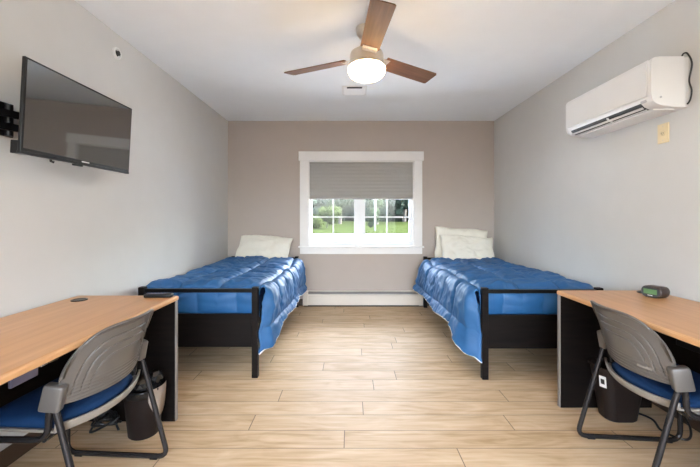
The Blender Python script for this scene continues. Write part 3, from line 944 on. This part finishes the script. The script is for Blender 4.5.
# ------------------------------------------------------------------ outdoors
GZ = -.35
struct('ground_gravel', B(-60, 60, YB+T+.02, 32, GZ-.2, GZ), M['gravel'])
def lawn():
    bm = bmesh.new()
    grid(bm, lambda u, v: Vector((-90+180*u, 31.9+98*v, GZ+.01+.25*noise.noise((u*9, v*9, 0))*sm(0, .1, v)+1.0*sm(.2, 1, v))), 40, 30)
    return bm
struct('ground_lawn', lawn(), M['grass'], smooth=True)

def leaf_cloud(bm, blobs, n, size, rnd):
    tot = sum(b[3]**2 for b in blobs)
    for (cx, cy, cz, r) in blobs:
        for _ in range(int(n*r*r/tot)):
            d = Vector((rnd.gauss(0, 1), rnd.gauss(0, 1), rnd.gauss(0, 1))).normalized()
            p = Vector((cx, cy, cz)) + Vector((d.x, d.y, d.z*.9))*r*rnd.uniform(.65, 1.05)
            a = Vector((rnd.gauss(0, 1), rnd.gauss(0, 1), rnd.gauss(0, 1))).normalized()
            b = a.cross(d); b = b.normalized() if b.length > .01 else Vector((1, 0, 0))
            s = size*rnd.uniform(.6, 1.4)
            bm.faces.new([bm.verts.new(p + a*s*q + b*s*.6*w) for q, w in ((-1, 0), (0, -1), (1, 0), (0, 1))])
def crown_core(bm, blobs):
    for (cx, cy, cz, r) in blobs:
        tt = bmesh.new(); bmesh.ops.create_icosphere(tt, subdivisions=2, radius=r*.8)
        for v in tt.verts: v.co *= 1 + .25*noise.noise(v.co*1.3/r*2+Vector((cx, cy, cz)))
        bmesh.ops.translate(tt, vec=(cx, cy, cz), verts=tt.verts); merge(bm, tt)
def tree(name, loc, h, r, mat, label, cat, seed, low=.25, group=None):
    rnd = random.Random(seed)
    t = thing(name, label, cat, loc, 0, group)
    bl = []
    for k in range(9):
        zz = h*(low + (1-low)*rnd.uniform(.1, .85)); a = rnd.uniform(0, 2*PI); q = r*rnd.uniform(.1, .6)
        bl.append((q*math.cos(a), q*math.sin(a), zz, r*rnd.uniform(.35, .6)))
    bm = bmesh.new(); crown_core(bm, bl); leaf_cloud(bm, bl, 1500, r*.09, rnd)
    obj('foliage', bm, mat, t)
    bm = bmesh.new(); tube(bm, [(0, 0, -.1), (.05*r, 0, h*.3), (0, .05*r, h*.7)], [h*.03, h*.022, h*.01], 8)
    obj('trunk', bm, M['bark'], t)
    return t
# woods at the far side of the lawn (uncountable)
rnd = random.Random(3); bm = bmesh.new(); bl = []
for k in range(120):
    x = -75+150*k/119 + rnd.uniform(-1, 1); y = 84 + rnd.uniform(0, 12)
    for q in range(3): bl.append((x+rnd.uniform(-2, 2), y, 2.0+q*3.6+rnd.uniform(-1, 1), rnd.uniform(2.2, 3.4)))
crown_core(bm, bl); leaf_cloud(bm, bl, 12000, .45, rnd)
tag(obj('woods', bm, M['leaf_dark']), 'dense dark green woods at the far edge of the lawn', 'woods', kind='stuff')
tree('tree', (-9.5, 70, .2), 11, 4.2, M['leaf_dark'], 'dark green tree beyond the lawn, farthest left through the window', 'tree', 11)
tree('tree', (-1.8, 62, .1), 12, 3.6, M['leaf_mid'], 'bright green tree beyond the lawn, in the left window pane near the mullion', 'tree', 12)
tree('tree', (4.3, 58, .1), 11, 2.6, M['leaf_mid'], 'leafy tree just right of the window mullion, behind the white pole', 'tree', 13)
tree('tree', (11.0, 72, .3), 12, 4.6, M['leaf_dark'], 'dark green tree beyond the lawn, farthest right through the window', 'tree', 14)
tree('bush', (-3.0, 46, -.1), 2.3, 1.9, M['leaf_lime'], 'lime green bush on the lawn, lower right of the left sash', 'bush', 15, low=.05)
tree('bush', (-5.9, 48, -.1), 1.5, 2.1, M['leaf_lime'], 'low yellow green bush on the lawn, lower left of the left sash', 'bush', 16, low=.05)
tree('bush', (3.0, 44, -.1), 2.4, 1.1, M['leaf_mid'], 'green bush at the foot of the white pole outside', 'bush', 17, low=.05)
t = obj('utility_pole', (lambda b_: (lathe(b_, [(.11, -.3), (.10, 3), (.08, 7.5)], 12), b_)[1])(bmesh.new()), M['pole_white'], None, smooth=True)
t.location = (2.75, 39, GZ); tag(t, 'white pole standing on the lawn, seen in the right sash', 'pole')

# ------------------------------------------------------------------ lights
W = bpy.data.worlds.new('sky'); sc.world = W; W.use_nodes = True
nt = W.node_tree; bg = nt.nodes['Background']
sky = nt.nodes.new('ShaderNodeTexSky'); sky.sky_type = 'NISHITA'; sky.sun_disc = False
sky.sun_elevation = R(48); sky.sun_rotation = R(60); sky.altitude = 50; sky.air_density = 1.0; sky.dust_density = 3.0
hs = nt.nodes.new('ShaderNodeHueSaturation'); hs.inputs['Saturation'].default_value = .55
nt.links.new(sky.outputs[0], hs.inputs['Color']); nt.links.new(hs.outputs[0], bg.inputs['Color'])
bg.inputs['Strength'].default_value = SKY

sun = bpy.data.lights.new('sun', 'SUN'); so = bpy.data.objects.new('sun', sun); COL.objects.link(so)
sun.energy = SUN; sun.angle = R(3); sun.color = (1, .95, .87)
so.rotation_euler = Vector((-.75, .25, -.75)).to_track_quat('-Z', 'Y').to_euler()

def area(name, loc, direction, sx, sy, power, col):
    l = bpy.data.lights.new(name, 'AREA'); l.shape = 'RECTANGLE'; l.size = sx; l.size_y = sy; l.energy = power; l.color = col
    o = bpy.data.objects.new(name, l); COL.objects.link(o); o.location = loc
    o.rotation_euler = Vector(direction).to_track_quat('-Z', 'Z').to_euler(); return o
# added fill light, set in the made-up opening behind the camera
area('rear_fill', ((OX0+OX1)/2, YF-.02, (OZ0+OZ1)/2), (0, 1, 0), OX1-OX0, OZ1-OZ0, REAR, (.93, .96, 1.0))
sc.view_settings.view_transform = 'Standard'; sc.view_settings.look = 'None'
sc.view_settings.gamma = 1.0; sc.view_settings.use_curve_mapping = False
sc.view_settings.exposure = EXPO
sc.cycles.use_denoising = True
sc.cycles.max_bounces = 10; sc.cycles.diffuse_bounces = 6
sc.cycles.sample_clamp_indirect = 8.0
